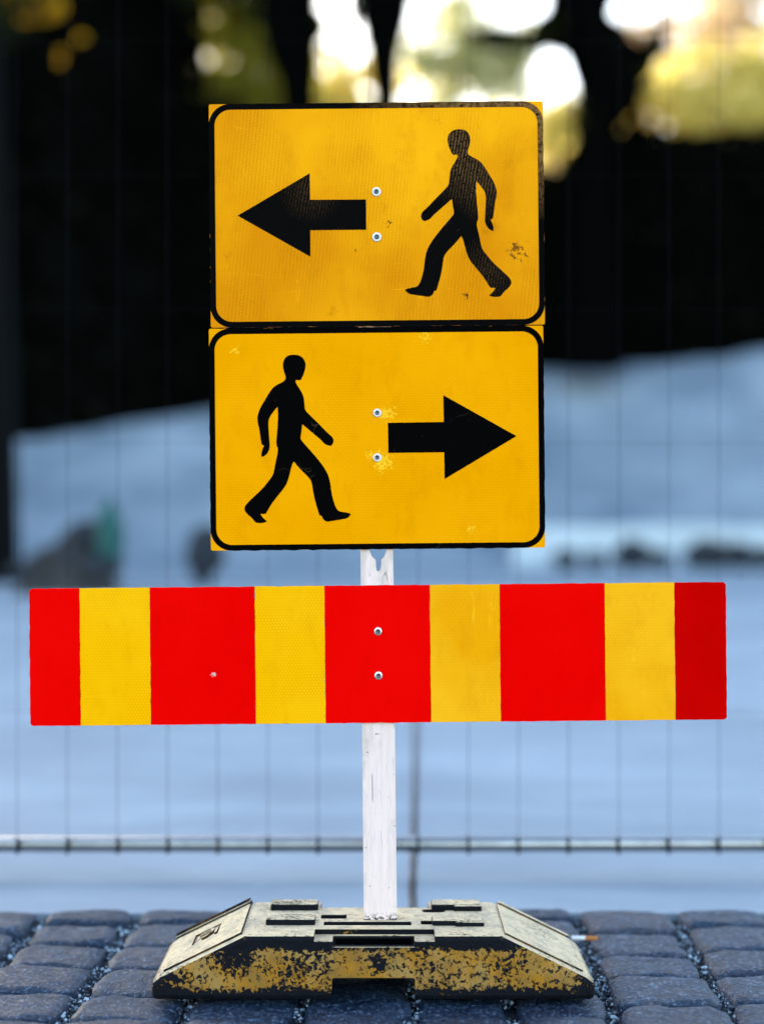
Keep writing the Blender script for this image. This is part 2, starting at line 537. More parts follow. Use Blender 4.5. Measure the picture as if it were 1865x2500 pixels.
def stone_mesh(k):
    N = 10
    hx, hy = 0.078, 0.076
    v = []; f = []
    sd_ = k * 17.3
    for j in range(N + 1):
        for i in range(N + 1):
            u = 2 * i / N - 1; w_ = 2 * j / N - 1
            # push the grid towards the rim so the shoulder is round
            u = math.copysign(abs(u) ** 0.62, u); w_ = math.copysign(abs(w_) ** 0.62, w_)
            m_ = max(abs(u), abs(w_))
            sup = (abs(u) ** 7 + abs(w_) ** 7) ** (1 / 7) if m_ > 0 else 1
            kf = m_ / sup if sup > 0 else 1
            x = hx * u * kf; y = hy * w_ * kf
            wob = 1 + 0.11 * mnoise.noise(Vector((x * 14 + sd_, y * 14, sd_)))
            z = -0.007 * m_ ** 14 - 0.0010 * m_ ** 2
            z += 0.0045 * mnoise.noise(Vector((x * 24, y * 24, sd_))) + 0.0028 * mnoise.noise(Vector((x * 60, y * 60, sd_ + 5)))
            z += 0.012 * (x * math.sin(sd_) + y * math.cos(sd_ * 1.3))
            v.append((x * wob, y * wob, z))
    for j in range(N):
        for i in range(N):
            a = j * (N + 1) + i
            f.append((a, a + 1, a + N + 2, a + N + 1))
    rim = [i for i in range(N + 1)] + [(j * (N + 1) + N) for j in range(1, N + 1)] + [N * (N + 1) + i for i in range(N - 1, -1, -1)] + [j * (N + 1) for j in range(N - 1, 0, -1)]
    prev = rim
    for dz, sc in ((-0.028, 1.03), (-0.085, 0.98)):
        cur = []
        for r_ in rim:
            x, y, z = v[r_]
            v.append((x * sc, y * sc, dz)); cur.append(len(v) - 1)
        for i in range(len(rim)):
            a, b = i, (i + 1) % len(rim)
            f.append((prev[b], prev[a], cur[a], cur[b]))
        prev = cur
    me = bpy.data.meshes.new('cobblestone')
    me.from_pydata(v, [], f)
    me.materials.append(COB)
    me.polygons.foreach_set('use_smooth', [True] * len(me.polygons))
    me.update()
    return me
stone_meshes = [stone_mesh(k) for k in range(14)]
SOIL = simple('joint_soil', (0.022, 0.027, 0.036), 0.95, 0.15, 0.5, 120, 0.8, 200, 0.006)
bed = sheet('cobbled_pavement', -1.9, 1.9, 1.7, EDGE_Y, -0.028, SOIL); tag(bed, kind='structure')
joints = [-1.46, -1.27, -1.08, -0.89, -0.70, -0.513, -0.325, -0.137, 0.05, 0.212, 0.375, 0.567, 0.76, 0.95, 1.14, 1.33]
ROT = R(1.6)
piv = (0.0, 2.8)
stones = []
for ci in range(len(joints) - 1):
    xa, xb = joints[ci], joints[ci + 1]
    y = 2.02 + rng.random() * 0.15
    while True:
        dep = 0.168 + rng.uniform(-0.016, 0.018)
        last = y + dep > EDGE_Y - 0.045
        if last: dep = EDGE_Y - 0.008 - y
        if dep > 0.045:
            wd = xb - xa
            gx = rng.uniform(0.019, 0.033)
            cx = (xa + xb) / 2; cy = y + dep / 2
            rx = piv[0] + (cx - piv[0]) + math.sin(ROT) * (cy - piv[1])
            o = bpy.data.objects.new('cobblestone', stone_meshes[rng.randrange(14)])
            link(o, bed)
            sx = (wd - gx) / 0.156; sy = (dep - (0.010 if last else rng.uniform(0.006, 0.015))) / 0.152
            o.scale = (sx, sy, 1)
            yaw = (0 if last else rng.uniform(-0.05, 0.05)) - ROT * 0.6
            under = abs(rx + 0.015) < 0.42 and 2.80 < cy < 3.16
            o.location = (rx, cy, (0.0 if last else rng.uniform(-0.007, -0.001)) if not under else rng.uniform(-0.010, -0.006))
            o.rotation_euler = (rng.uniform(-0.012, 0.012), rng.uniform(-0.02, 0.02), yaw)
            stones.append((rx, cy, 0.078 * sx, 0.076 * sy))
        y += dep
        if last: break

# grit and frost-pale chips lying in the joints
def grit():
    m = M('pale_grit')
    ge = m.n('ShaderNodeNewGeometry')
    rd = ge.outputs['Random Per Island']
    c = m.mix(m.ramp(rd, 0.45, 1.0), (0.02, 0.025, 0.035), (0.46, 0.56, 0.64))
    m.color(c); m.rough(0.7); m.spec(0.4)
    V = []; Fc = []
    n = 0
    while n < 20000:
        x = rng.uniform(-1.05, 1.05); y = rng.uniform(2.25, EDGE_Y - 0.01)
        ins = False
        for sx, sy, a, b in stones:
            if abs(x - sx) < a * 0.97 and abs(y - sy) < b * 0.97:
                ins = True; break
        if ins: continue
        n += 1
        dens = mnoise.noise(Vector((x * 7, y * 7, 3)))
        if dens < -0.32: continue
        r_ = rng.choice((0.0009, 0.0012, 0.0015, 0.002, 0.0028, 0.0042)) * rng.uniform(0.7, 1.3)
        z = -0.026 + rng.random() ** 2 * 0.012
        b0 = len(V)
        an = rng.random() * 6.28
        for k in range(4):
            a = an + k * 1.57 + rng.uniform(-0.4, 0.4)
            V.append((x + r_ * math.cos(a) * rng.uniform(0.7, 1.5), y + r_ * math.sin(a) * rng.uniform(0.7, 1.5), z + rng.uniform(-0.3, 0.3) * r_))
        V.append((x + rng.uniform(-.4, .4) * r_, y + rng.uniform(-.4, .4) * r_, z + r_ * rng.uniform(0.6, 1.4)))
        V.append((x, y, z - r_))
        for k in range(4):
            Fc.append((b0 + k, b0 + (k + 1) % 4, b0 + 4))
            Fc.append((b0 + (k + 1) % 4, b0 + k, b0 + 5))
    o = from_data('joint_grit', V, Fc, m.m)
    tag(o, 'pale grit and small chips filling the joints between the cobbles', 'grit', kind='stuff')
grit()

# ------------------------------------------------------------------ rubber base of the sign
def worn_paint(name, front=1.0, topwear=0.5, dark_band=True):
    m = M(name)
    v = m.obj()
    x, y, z = m.sep(v)
    ge = m.n('ShaderNodeNewGeometry')
    nx_, ny_, nz_ = m.sep(ge.outputs['Normal'])
    up = m.ramp(nz_, 0.45, 0.75)
    rough_n = m.noise(v, 30, 4, 0.6)
    must = m.mix(m.ramp(rough_n, 0.35, 0.62), (0.235, 0.120, 0.026), (0.37, 0.155, 0.010))
    pale = m.ramp(m.noise(v, 16, 3), 0.45, 0.65)
    must = m.mix(m.math('MULTIPLY', pale, 0.6), must, (0.34, 0.225, 0.085))
    cream = m.mix(m.ramp(rough_n, 0.3, 0.7), (0.72, 0.54, 0.32), (0.60, 0.45, 0.28))
    paint = m.mix(up, must, cream)
    sp = m.noise(v, 150, 4, 0.65, 0.6)
    reg = m.noise(v, 13, 3, 0.6)
    lo = m.ramp(z, 0.026, 0.006, 0, 0.30)
    band = m.math('MULTIPLY', m.ramp(z, 0.080, 0.094, 0, 0.30), m.ramp(m.noise(v, 9, 2), 0.32, 0.44)) if dark_band else 0.0
    f_ = m.math('ADD', m.math('ADD', sp, m.math('MULTIPLY', m.math('SUBTRACT', reg, 0.5), 0.45)), lo)
    f_ = m.math('ADD', f_, band)
    for cx_, cz_, rad_, amt in ((-0.225, 0.078, 0.055, 0.26), (0.005, 0.060, 0.022, 0.16), (-0.345, 0.03, 0.05, 0.14), (0.36, 0.03, 0.035, 0.16), (-0.14, 0.02, 0.04, 0.10)):
        dd = m.n('ShaderNodeVectorMath', operation='DISTANCE')
        m.l(m.mapping(v, (1, 0, 1)), dd.inputs[0]); dd.inputs[1].default_value = (cx_, 0, cz_)
        f_ = m.math('ADD', f_, m.ramp(dd.outputs['Value'], rad_, rad_ * 0.25, 0, amt))
    fine = m.noise(v, 420, 2, 0.5)
    f_ = m.math('ADD', f_, m.math('MULTIPLY', m.math('SUBTRACT', fine, 0.5), 0.12))
    wf = m.ramp(f_, 0.55, 0.575)
    wf = m.math('MAXIMUM', wf, 1.0 - front)
    tn = m.noise(m.mapping(v, (1, 2.2, 1)), 130, 5, 0.7)
    t_ = m.math('ADD', tn, m.math('MULTIPLY', m.math('SUBTRACT', m.noise(v, 12, 3), 0.5), 0.4))
    wt = m.ramp(t_, 0.71 - topwear * 0.2, 0.75 - topwear * 0.2)
    wear = m.mix(up, wf, wt)
    rubber = m.mix(m.ramp(sp, 0.3, 0.7), (0.0018, 0.002, 0.003), (0.007, 0.008, 0.012))
    grime = m.ramp(m.noise(m.mapping(v, (1, 0.6, 1)), 34, 5, 0.7), 0.48, 0.66, 0, 0.5)
    paint = m.mix(m.math('MULTIPLY', grime, up), paint, (0.20, 0.185, 0.16))
    hair = m.ramp(m.noise(m.mapping(v, (0.3, 1.5, 1.5)), 150, 3, 0.6), 0.62, 0.68)
    paint = m.mix(m.math('MULTIPLY', m.math('MULTIPLY', hair, up), 0.8), paint, (0.03, 0.03, 0.035))
    m.color(m.mix(wear, paint, rubber))
    m.rough(m.ramp(sp, 0.3, 0.7, 0.5, 0.8)); m.spec(0.08)
    m.bump(m.math('ADD', m.math('MULTIPLY', wear, -1.0), m.math('MULTIPLY', tn, 0.5)), 0.6, 0.0015)
    return m.m
BASEM = worn_paint('worn_yellow_paint_on_rubber', 1.0, 0.55)
PLATEM = worn_paint('worn_cream_paint_on_rubber', 0.25, 0.50, False)
LUGM = worn_paint('rubber_lug_worn', 0.0, 0.85, False)

RUBBER = simple('bare_black_rubber', (0.006, 0.0065, 0.008), 0.7, 0.1, 0.3, 60)
BX = -0.0145
BY0, BY1 = 2.857, 3.107
base = empty('rubber_sign_base', (BX, (BY0 + BY1) / 2, 0.0))
tag(base, 'heavy rubber sign base with worn cream and mustard paint on the cobbles', 'sign base')
def bl(x, y, z): return (x - BX, y - (BY0 + BY1) / 2, z)

def base_body():
    bm = bmesh.new()
    prof = [(-0.366, 0.0), (0.366, 0.0), (0.366, 0.030), (0.352, 0.040), (0.2125, 0.108), (-0.2125, 0.108), (-0.352, 0.040), (-0.366, 0.030)]
    bm_prism(bm, [prof], BY0, BY1)
    for v_ in bm.verts: v_.co.y -= (BY0 + BY1) / 2
    bmesh.ops.remove_doubles(bm, verts=bm.verts, dist=1e-6)
    bmesh.ops.dissolve_limit(bm, angle_limit=0.01, verts=bm.verts, edges=bm.edges)
    es = [e for e in bm.edges if len(e.link_faces) == 2 and e.calc_face_angle(0) > 0.4]
    bmesh.ops.bevel(bm, geom=es, offset=0.009, segments=2, profile=0.5, affect='EDGES')
    body = from_bm('body', bm, BASEM, base)
    cutters = []
    def cut(x0, x1, y0, y1, z0, z1, bev=0.0):
        b = bmesh.new()
        a = bl(x0, y0, z0); c = bl(x1, y1, z1)
        bm_box(b, a[0], c[0], a[1], c[1], a[2], c[2], bev)
        me = bpy.data.meshes.new('c'); b.to_mesh(me); b.free()
        o = bpy.data.objects.new('c', me); COL.objects.link(o); o.parent = base
        cutters.append(o)
    cut(-0.0825, 0.0545, 2.80, 3.02, -0.05, 0.037, 0.004)     # hand hole under the front
    cut(-0.112, 0.087, 2.80, 2.900, 0.098, 0.2)               # shallow ledge
    cut(-0.0814, 0.0537, 2.80, 2.8960, 0.0885, 0.15)          # notch in the middle
    cut(-0.0780, 0.0503, 2.871, 2.985, 0.042, 0.0925)        # hollow under the bridge
    cut(-0.0985, 0.0495, 2.926, 2.950, 0.06, 0.2)             # slit before the post
    cut(-0.105, -0.061, 2.974, 3.004, 0.085, 0.2, 0.003)      # small pocket
    cut(0.066, 0.086, 2.932, 2.960, 0.09, 0.2, 0.004)
    cut(0.070, 0.110, 3.020, 3.045, 0.09, 0.2, 0.009)
    cut(-0.108, 0.082, 3.052, 3.20, 0.0965, 0.2)              # lower rear edge in the middle
    for c in cutters:
        md = body.modifiers.new('b', 'BOOLEAN'); md.operation = 'DIFFERENCE'; md.object = c; md.solver = 'EXACT'
    bv = body.modifiers.new('bev', 'BEVEL'); bv.width = 0.0014; bv.segments = 1; bv.limit_method = 'ANGLE'; bv.angle_limit = R(50)
    bpy.context.view_layer.update()
    dg = bpy.context.evaluated_depsgraph_get()
    me = bpy.data.meshes.new_from_object(body.evaluated_get(dg))
    body.modifiers.clear()
    body.data = me
    me.name = 'body'
    me.materials.append(RUBBER)          # the moulded hollows were never painted
    for p_ in me.polygons:
        cx, cy, cz = p_.center.x, p_.center.y + (BY0 + BY1) / 2, p_.center.z
        if abs(cx) < 0.125 and 0.0005 < cz and ((2.903 < cy < 3.049 and cz < 0.1070) or (2.866 < cy <= 2.903 and cz < 0.0930)):
            p_.material_index = 1
    for c in cutters: bpy.data.objects.remove(c)
    return body
base_body()

def lug(x0, x1, y0, y1, z1, nick=False):
    bm = bmesh.new()
    a = bl(x0, y0, 0.100); c = bl(x1, y1, z1)
    bm_box(bm, a[0], c[0], a[1], c[1], a[2], c[2], 0.003)
    if nick:
        xm = a[0] + (c[0] - a[0]) * 0.45
        b2 = bl(0, y0 - 0.006, 0)
        bm_box(bm, xm, c[0] + 0.002, b2[1], c[1] - 0.004, 0.100, z1 - 0.0015, 0.003)
    from_bm('lug', bm, LUGM, base)
lug(-0.195, -0.112, 3.034, 3.074, 0.119)
lug(-0.196, -0.113, 2.926, 2.966, 0.118)
lug(0.087, 0.172, 3.034, 3.074, 0.119, True)
lug(0.085, 0.170, 2.922, 2.962, 0.117, True)

ang = math.atan2(0.108 - 0.040, 0.352 - 0.2125)
for s in (-1, 1):
    # frame along the slope: u from the top down, w out of the slope, y depth
    o0 = Vector((s * 0.2125, 0, 0.108)); du = Vector((s * math.cos(ang), 0, -math.sin(ang))); dn = Vector((s * math.sin(ang), 0, math.cos(ang)))
    Ls = math.hypot(0.352 - 0.2125, 0.068)
    def P(u, y, n_): return o0 + du * u + dn * n_ + Vector((0, y - (BY0 + BY1) / 2, 0))
    def slab(name, u0, u1, y0, y1, n0, n1, mat, par=base, bev=0.0015):
        bm = bmesh.new()
        r_ = bmesh.ops.create_cube(bm, size=1.0)
        for v_ in r_['verts']:
            v_.co = P(u0 + (v_.co.x + .5) * (u1 - u0), y0 + (v_.co.y + .5) * (y1 - y0), n0 + (v_.co.z + .5) * (n1 - n0))
        if bev: bmesh.ops.bevel(bm, geom=bm.edges[:], offset=bev, segments=2, profile=0.5, affect='EDGES')
        return from_bm(name, bm, mat, par)
    if s > 0:
        slab('slope_plate', 0.006, Ls - 0.006, 2.874, 3.086, -0.006, 0.0035, PLATEM)
    else:
        # plate with an open rectangle for the moulded mark
        bm = bmesh.new()
        outer = [(0.006, 2.874), (Ls - 0.006, 2.874), (Ls - 0.006, 3.086), (0.006, 3.086)]
        hole = [(0.058, 2.962), (0.108, 2.962), (0.108, 3.036), (0.058, 3.036)]
        bm_prism(bm, [outer, hole], -0.006, 0.0035)
        for v_ in bm.verts: v_.co = P(v_.co.x, v_.co.z, v_.co.y)
        pl = from_bm('slope_plate', bm, PLATEM, base)
        bm = bmesh.new()
        mark = [(0.092, 2.985), (0.096, 3.006), (0.088, 3.020), (0.074, 3.026), (0.066, 3.016), (0.072, 2.998), (0.082, 2.984)]
        bm_prism(bm, [mark], 0.0, 0.0042)
        for k in range(3):
            bm_prism(bm, [[(0.074 + 0.001 * k, 2.996 + 0.008 * k), (0.094, 2.992 + 0.008 * k), (0.094, 2.995 + 0.008 * k), (0.074 + 0.001 * k, 2.999 + 0.008 * k)]], 0.003, 0.0058)
        bm_prism(bm, [[(0.062, 2.976), (0.066, 2.976), (0.066, 3.014), (0.060, 3.016)]], 0.0, 0.0045)
        for v_ in bm.verts: v_.co = P(v_.co.x, v_.co.z, v_.co.y)
        from_bm('moulded_mark', bm, PLATEM, pl)
    slab('rear_rim', 0.008, Ls - 0.006, 3.091, 3.1065, -0.008, 0.0065, PLATEM, bev=0.003)

# ------------------------------------------------------------------ sign on its post
post_x = (PIV[0] - 932.5) * PX
post_z = CAM_H - (PIV[1] - 1250) * PX
rig = empty('pedestrian_diversion_sign', (post_x, D0, post_z), (0, -TH, 0))
tag(rig, 'white post carrying two amber pedestrian arrow plates and a red and yellow barrier board', 'road sign')
# post with the keyhole slot above the board
pl_ = S(888, 2245)[0]; pr_ = S(969, 2245)[0]
z_top = S(917, 300)[1]; z_bot = -0.004
slot = [S(*p) for p in ((899, 1325), (902, 1346), (908, 1360), (917, 1368), (918, 1384), (920, 1393), (923, 1396), (927, 1394), (930, 1384), (931, 1368), (938, 1360), (943, 1346), (945, 1325))]
bm = bmesh.new()
bm_prism(bm, [[(pl_, z_bot), (pr_, z_bot), (pr_ - 0.001, z_top), (pl_ + 0.001, z_top)], slot], 0.0042, 0.030)
prow = from_bm('post', bm, POST, rig)
bv = prow.modifiers.new('bev', 'BEVEL'); bv.width = 0.0016; bv.segments = 2; bv.limit_method = 'ANGLE'; bv.angle_limit = R(50)
# foot tongue that goes down into the slit of the base
bm = bmesh.new(); bm_box(bm, pl_ + 0.006, pr_ - 0.006, 0.008, 0.026, -0.03, 0.001)
from_bm('tongue', bm, STEEL, rig)

def rrect(x0, x1, z0, z1, r, n=10):
    out = []
    for cx, cz, a0 in ((x1 - r, z1 - r, 0), (x0 + r, z1 - r, 90), (x0 + r, z0 + r, 180), (x1 - r, z0 + r, 270)):
        for i in range(n + 1):
            a = R(a0 + 90 * i / n)
            out.append((cx + r * math.cos(a), cz + r * math.sin(a)))
    return out

def rivet(par, px, py, rad, y=-0.0004, pale=True):
    c = S(px, py)
    bm = bmesh.new()
    prof = [(rad, 0.0008), (rad, -0.0012), (rad * 0.90, -0.0022), (rad * 0.56, -0.0026), (rad * 0.50, -0.0012)]
    n = 24
    rings = [[bm.verts.new((c[0] + r_ * math.cos(6.28318 * i / n), y + yy, c[1] + r_ * math.sin(6.28318 * i / n))) for i in range(n)] for r_, yy in prof]
    for a, b in zip(rings, rings[1:]):
        for i in range(n):
            bm.faces.new((a[i], a[(i + 1) % n], b[(i + 1) % n], b[i]))
    bm.faces.new(rings[-1])
    o = from_bm('rivet', bm, RIVET_W if pale else STEEL, par)
    bm = bmesh.new()
    prof = [(rad * 0.49, -0.0010), (rad * 0.46, -0.0034), (rad * 0.36, -0.0042), (rad * 0.24, -0.0040), (rad * 0.20, -0.0022)]
    rings = [[bm.verts.new((c[0] + r_ * math.cos(6.28318 * i / n), y + yy, c[1] + r_ * math.sin(6.28318 * i / n))) for i in range(n)] for r_, yy in prof]
    for a, b in zip(rings, rings[1:]):
        for i in range(n):
            bm.faces.new((a[i], a[(i + 1) % n], b[(i + 1) % n], b[i]))
    bm.faces.new(rings[-1])
    # small dark pin in the middle, joined with the head
    bm2 = bmesh.new()
    bmesh.ops.create_uvsphere(bm2, u_segments=12, v_segments=8, radius=rad * 0.15)
    for v_ in bm2.verts: v_.co += Vector((c[0], y - 0.0024, c[1]))
    me = bpy.data.meshes.new('t'); bm2.to_mesh(me); bm2.free(); bm.from_mesh(me); bpy.data.meshes.remove(me)
    from_bm('rivet_pin', bm, DARKSTEEL, par, smooth=False)
    return o
DARKSTEEL = simple('dark_steel', (0.10, 0.11, 0.14), 0.3, 0.6, 0.2, 300, metal=0.8)

# outline of the walking figure, traced in the upper plate (zoomed pixels, walking left)
FIG = [(750,320),(800,325),(835,350),(855,400),(850,460),(835,505),(830,530),(835,550),(865,572),(905,590),(945,615),(985,665),(1030,740),(1065,795),(1088,850),(1098,895),(1095,935),(1080,1000),(1072,1080),(1062,1138),(1040,1150),(1055,1180),(1068,1220),(1066,1253),(1045,1248),(1020,1230),(1000,1200),(988,1165),(990,1120),(997,1000),(998,930),(985,890),(950,840),(910,795),(907,850),(908,900),(912,960),(922,1060),(930,1140),(912,1180),(920,1230),(935,1290),(955,1390),(970,1430),(1010,1480),(1060,1540),(1120,1595),(1180,1650),(1215,1685),(1232,1715),(1228,1745),(1205,1775),(1160,1815),(1135,1850),(1115,1857),(1070,1858),(1035,1850),(1028,1842),(1055,1820),(1072,1800),(1085,1775),(1040,1775),(1025,1755),(1000,1710),(960,1655),(910,1595),(860,1535),(835,1490),(815,1430),(800,1370),(785,1320),(770,1300),(740,1340),(690,1395),(640,1445),(612,1490),(605,1540),(595,1610),(580,1680),(560,1750),(545,1800),(525,1803),(515,1830),(495,1850),(470,1858),(420,1850),(350,1840),(300,1832),(275,1815),(258,1795),(270,1783),(310,1775),(365,1765),(385,1745),(400,1715),(420,1650),(432,1590),(440,1510),(455,1440),(480,1385),(530,1310),(590,1235),(650,1165),(705,1100),(705,1075),(695,1020),(688,960),(640,1000),(590,1045),(520,1105),(490,1140),(460,1158),(430,1163),(410,1145),(403,1115),(412,1085),(430,1068),(480,1020),(540,955),(600,895),(660,832),(663,780),(670,710),(685,670),(705,635),(725,605),(742,570),(735,552),(705,558),(690,550),(670,510),(655,470),(645,420),(652,380),(675,345),(710,326)]
KZ = 440.0 / 1652.0
figU = [S(920 + x * KZ, 230 + y * KZ) for x, y in FIG]
def smooth_loop(lp, it=1):
    # rounds the small bends, keeps the sharp corners
    for _ in range(it):
        out = []
        n = len(lp)
        for i in range(n):
            a = Vector(lp[i - 1]); b = Vector(lp[i]); c = Vector(lp[(i + 1) % n])
            an = (b - a).angle(c - b)
            if an > 0.75: out.append((b.x, b.y))
            else:
                p = b + (a - b) * 0.25; q = b + (c - b) * 0.25
                out.append((p.x, p.y)); out.append((q.x, q.y))
        lp = out
    return lp
figU = smooth_loop(figU, 1)

def plate(corners, tag_label, mat, bmat, pmat, arrow, fig, rivets, seed, rad):
    c = [S(*p) for p in corners]
    x0 = (c[0][0] + c[3][0]) / 2; x1 = (c[1][0] + c[2][0]) / 2
    z1 = (c[0][1] + c[1][1]) / 2; z0 = (c[2][1] + c[3][1]) / 2
    lp = ragged([(x0 + 0.002, z0), (x1 - 0.002, z0), (x1, z0 + 0.002), (x1, z1 - 0.002), (x1 - 0.002, z1), (x0 + 0.002, z1), (x0, z1 - 0.002), (x0, z0 + 0.002)], 0.0003, 0.006, seed)
    pl = prism('sign_plate', [lp], 0.0, 0.003, mat, rig)
    pl['label'] = tag_label
    ro, ri = 52 * PX, 39 * PX
    bwd = 13.5 * PX
    outer = ragged(rrect(x0 - 0.0003, x1 + 0.0003, z0 - 0.0003, z1 + 0.0003, ro), 0.0009, 0.006, seed + 9)
    inner = rrect(x0 + bwd, x1 - bwd, z0 + bwd, z1 - bwd, ri)
    prism('border', [outer, inner], -0.0004, 0.0010, bmat, pl)
    # grey folded edge of the plate behind the sheet
    prism('plate_back', [[(x0 + 0.003, z0 + 0.003), (x1 - 0.003, z0 + 0.003), (x1 - 0.003, z1 - 0.003), (x0 + 0.003, z1 - 0.003)]], 0.0025, 0.0041, ALU, pl)
    prism('arrow', [arrow], -0.0004, 0.0010, pmat, pl)
    prism('walking_figure', [fig], -0.0004, 0.0010, pmat, pl)
    for px, py in rivets: rivet(pl, px, py, rad)
    return x0, x1, z0, z1

arrowU = [S(500 + x * KZ, 230 + y * KZ) for x, y in ((302, 1113), (962, 725), (965, 968), (1477, 965), (1480, 1242), (967, 1247), (969, 1490))]
K8 = 450.0 / 1652.0
arrowL = [S(900 + x * K8, 780 + y * K8) for x, y in ((1323, 1045), (668, 678), (672, 918), (172, 926), (176, 1196), (676, 1190), (680, 1430))]
# the lower figure is the upper one mirrored
hdU = S(920 + 645 * KZ, 230 + 420 * KZ); ftU = S(920 + 1232 * KZ, 230 + 1715 * KZ)
hdL = S(500 + 925 * KZ, 780 + 420 * KZ); ftL = S(500 + 365 * KZ, 780 + 1725 * KZ)
cxm = ((hdU[0] + hdL[0]) + (ftU[0] + ftL[0])) / 2
dzm = ((hdL[1] - hdU[1]) + (ftL[1] - ftU[1])) / 2
figL = [(cxm - x, z + dzm) for x, z in reversed(figU)]
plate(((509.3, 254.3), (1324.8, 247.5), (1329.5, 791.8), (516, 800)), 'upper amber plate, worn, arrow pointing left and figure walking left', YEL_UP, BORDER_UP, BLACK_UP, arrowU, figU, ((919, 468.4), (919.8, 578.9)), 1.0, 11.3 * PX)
plate(((509.3, 804.5), (1324.4, 793.3), (1331.5, 1336.0), (516.5, 1345)), 'lower amber plate, cleaner, figure walking right and arrow pointing right', YEL_LO, BLACK_LO, BLACK_LO, arrowL, figL, ((920.8, 1008), (920.8, 1117)), 5.0, 10.3 * PX)
# barrier board
cb = [S(*p) for p in ((72, 1437), (1771, 1421), (1773, 1756), (75, 1773))]
bx0 = (cb[0][0] + cb[3][0]) / 2; bx1 = (cb[1][0] + cb[2][0]) / 2; bz1 = (cb[0][1] + cb[1][1]) / 2; bz0 = (cb[2][1] + cb[3][1]) / 2
def rc(x0, x1, z0, z1, r): return rrect(x0, x1, z0, z1, r, 4)
board = prism('barrier_board', [ragged(rc(bx0, bx1, bz0, bz1, 0.006), 0.0008, 0.008, 3.0)], 0.0004, 0.0040, ALU, rig)
cuts = [72, 195, 366, 622, 792, 1049, 1219, 1475, 1645, 1771]
cx_ = [bx0] + [S(p, 1430)[0] for p in cuts[1:-1]] + [bx1]
for i in range(9):
    a, b = cx_[i], cx_[i + 1]
    red = i % 2 == 0
    mat = (RED_END if i == 8 else RED_BAR) if red else (YEL_BAR if i < 4 else YEL_BAR2)
    if i == 0:
        lp = [(b, bz1), (a + 0.006, bz1), (a + 0.0018, bz1 - 0.0018), (a, bz1 - 0.006), (a, bz0 + 0.006), (a + 0.0018, bz0 + 0.0018), (a + 0.006, bz0), (b, bz0)]
    elif i == 8:
        lp = [(a, bz0), (b - 0.004, bz0), (b, bz0 + 0.004), (b, bz1 - 0.004), (b - 0.004, bz1), (a, bz1)]
    else:
        lp = [(a, bz0), (b, bz0), (b, bz1), (a, bz1)]
    prism('red_stripe' if red else 'yellow_stripe', [ragged(lp, 0.0008, 0.008, 3.0 + i)], -0.0004, 0.0016, mat, board)
rivet(board, 923, 1541, 10.3 * PX, pale=False)
rivet(board, 924, 1649, 10.3 * PX, pale=False)

# ------------------------------------------------------------------ cigarette end by the base
cg = empty('cigarette_end', (0.381, 3.262, -0.0005), (0, 0, R(-4)))
tag(cg, 'cigarette end with an orange filter lying on the cobbles by the base', 'cigarette end')
bm = bmesh.new(); bm_tube(bm, (-0.024, 0, 0.004), (0.002, 0, 0.004), 0.0042, 0.004, 14)
from_bm('paper', bm, simple('cigarette_paper', (0.75, 0.74, 0.72), 0.8, 0.2), cg)
bm = bmesh.new(); bm_tube(bm, (0.0015, 0, 0.004), (0.024, 0, 0.004), 0.0044, 0.0043, 14)
from_bm('filter', bm, simple('cork_paper', (0.48, 0.17, 0.045), 0.7, 0.2), cg)

# ------------------------------------------------------------------ mesh fence
GALV = simple('galvanised_tube', (0.30, 0.295, 0.29), 0.2, 0.5, 0.12, 30, metal=1.0)
WIREM = simple('dull_wire', (0.010, 0.011, 0.013), 0.8, 0.0, 0.2, 60)
FY = 3.90
fence = empty('mesh_fence', (0, FY, 0))
tag(fence, 'galvanised wire mesh fence panel with a tubular bottom rail behind the sign', 'fence')
RZ = 0.058
bm = bmesh.new(); bm_tube(bm, (-1.75, 0, RZ), (1.75, 0, RZ + 0.0015), 0.0178, n=28)
from_bm('bottom_rail', bm, GALV, fence, smooth=True)
bm = bmesh.new(); bm_tube(bm, (-1.75, 0, 2.02), (1.75, 0, 2.02), 0.0165, n=16)
from_bm('top_rail', bm, GALV, fence, smooth=True)
for s in (-1, 1):
    bm = bmesh.new(); bm_tube(bm, (s * 1.767, 0, 0.0), (s * 1.767, 0, 2.04), 0.0165, n=16)
    from_bm('post', bm, GALV, fence, smooth=True)
wm = bpy.data.meshes.new('vertical_wire')
bm = bmesh.new(); bm_tube(bm, (0, 0, RZ - 0.019), (0, 0, RZ + 0.021), 0.0032, 0.0026, n=8); bm_tube(bm, (0, 0, RZ + 0.0205), (0, 0, 2.03), 0.00058, n=6); bm.to_mesh(wm); bm.free(); wm.materials.append(WIREM)
x = -0.8166 - 0.1122 * 8
while x < 1.74:
    o = bpy.data.objects.new('vertical_wire', wm); link(o, fence)
    o.location = (x, -0.0185, 0)
    o.rotation_euler = (0, rng.uniform(-0.0012, 0.0012), 0)
    x += 0.1122
wh = bpy.data.meshes.new('horizontal_wire')
bm = bmesh.new(); bm_tube(bm, (-1.76, 0, 0), (1.76, 0, 0), 0.00032, n=6); bm.to_mesh(wh); bm.free(); wh.materials.append(WIREM)
for k in range(6):
    o = bpy.data.objects.new('horizontal_wire', wh); link(o, fence)
    o.location = (0, -0.022, 0.36 + 0.3 * k)

# ------------------------------------------------------------------ background things
def bgx(px, y): return (px - 932.5) * y / F
def bgz(py, y): return CAM_H + (1250 - py) * y / F

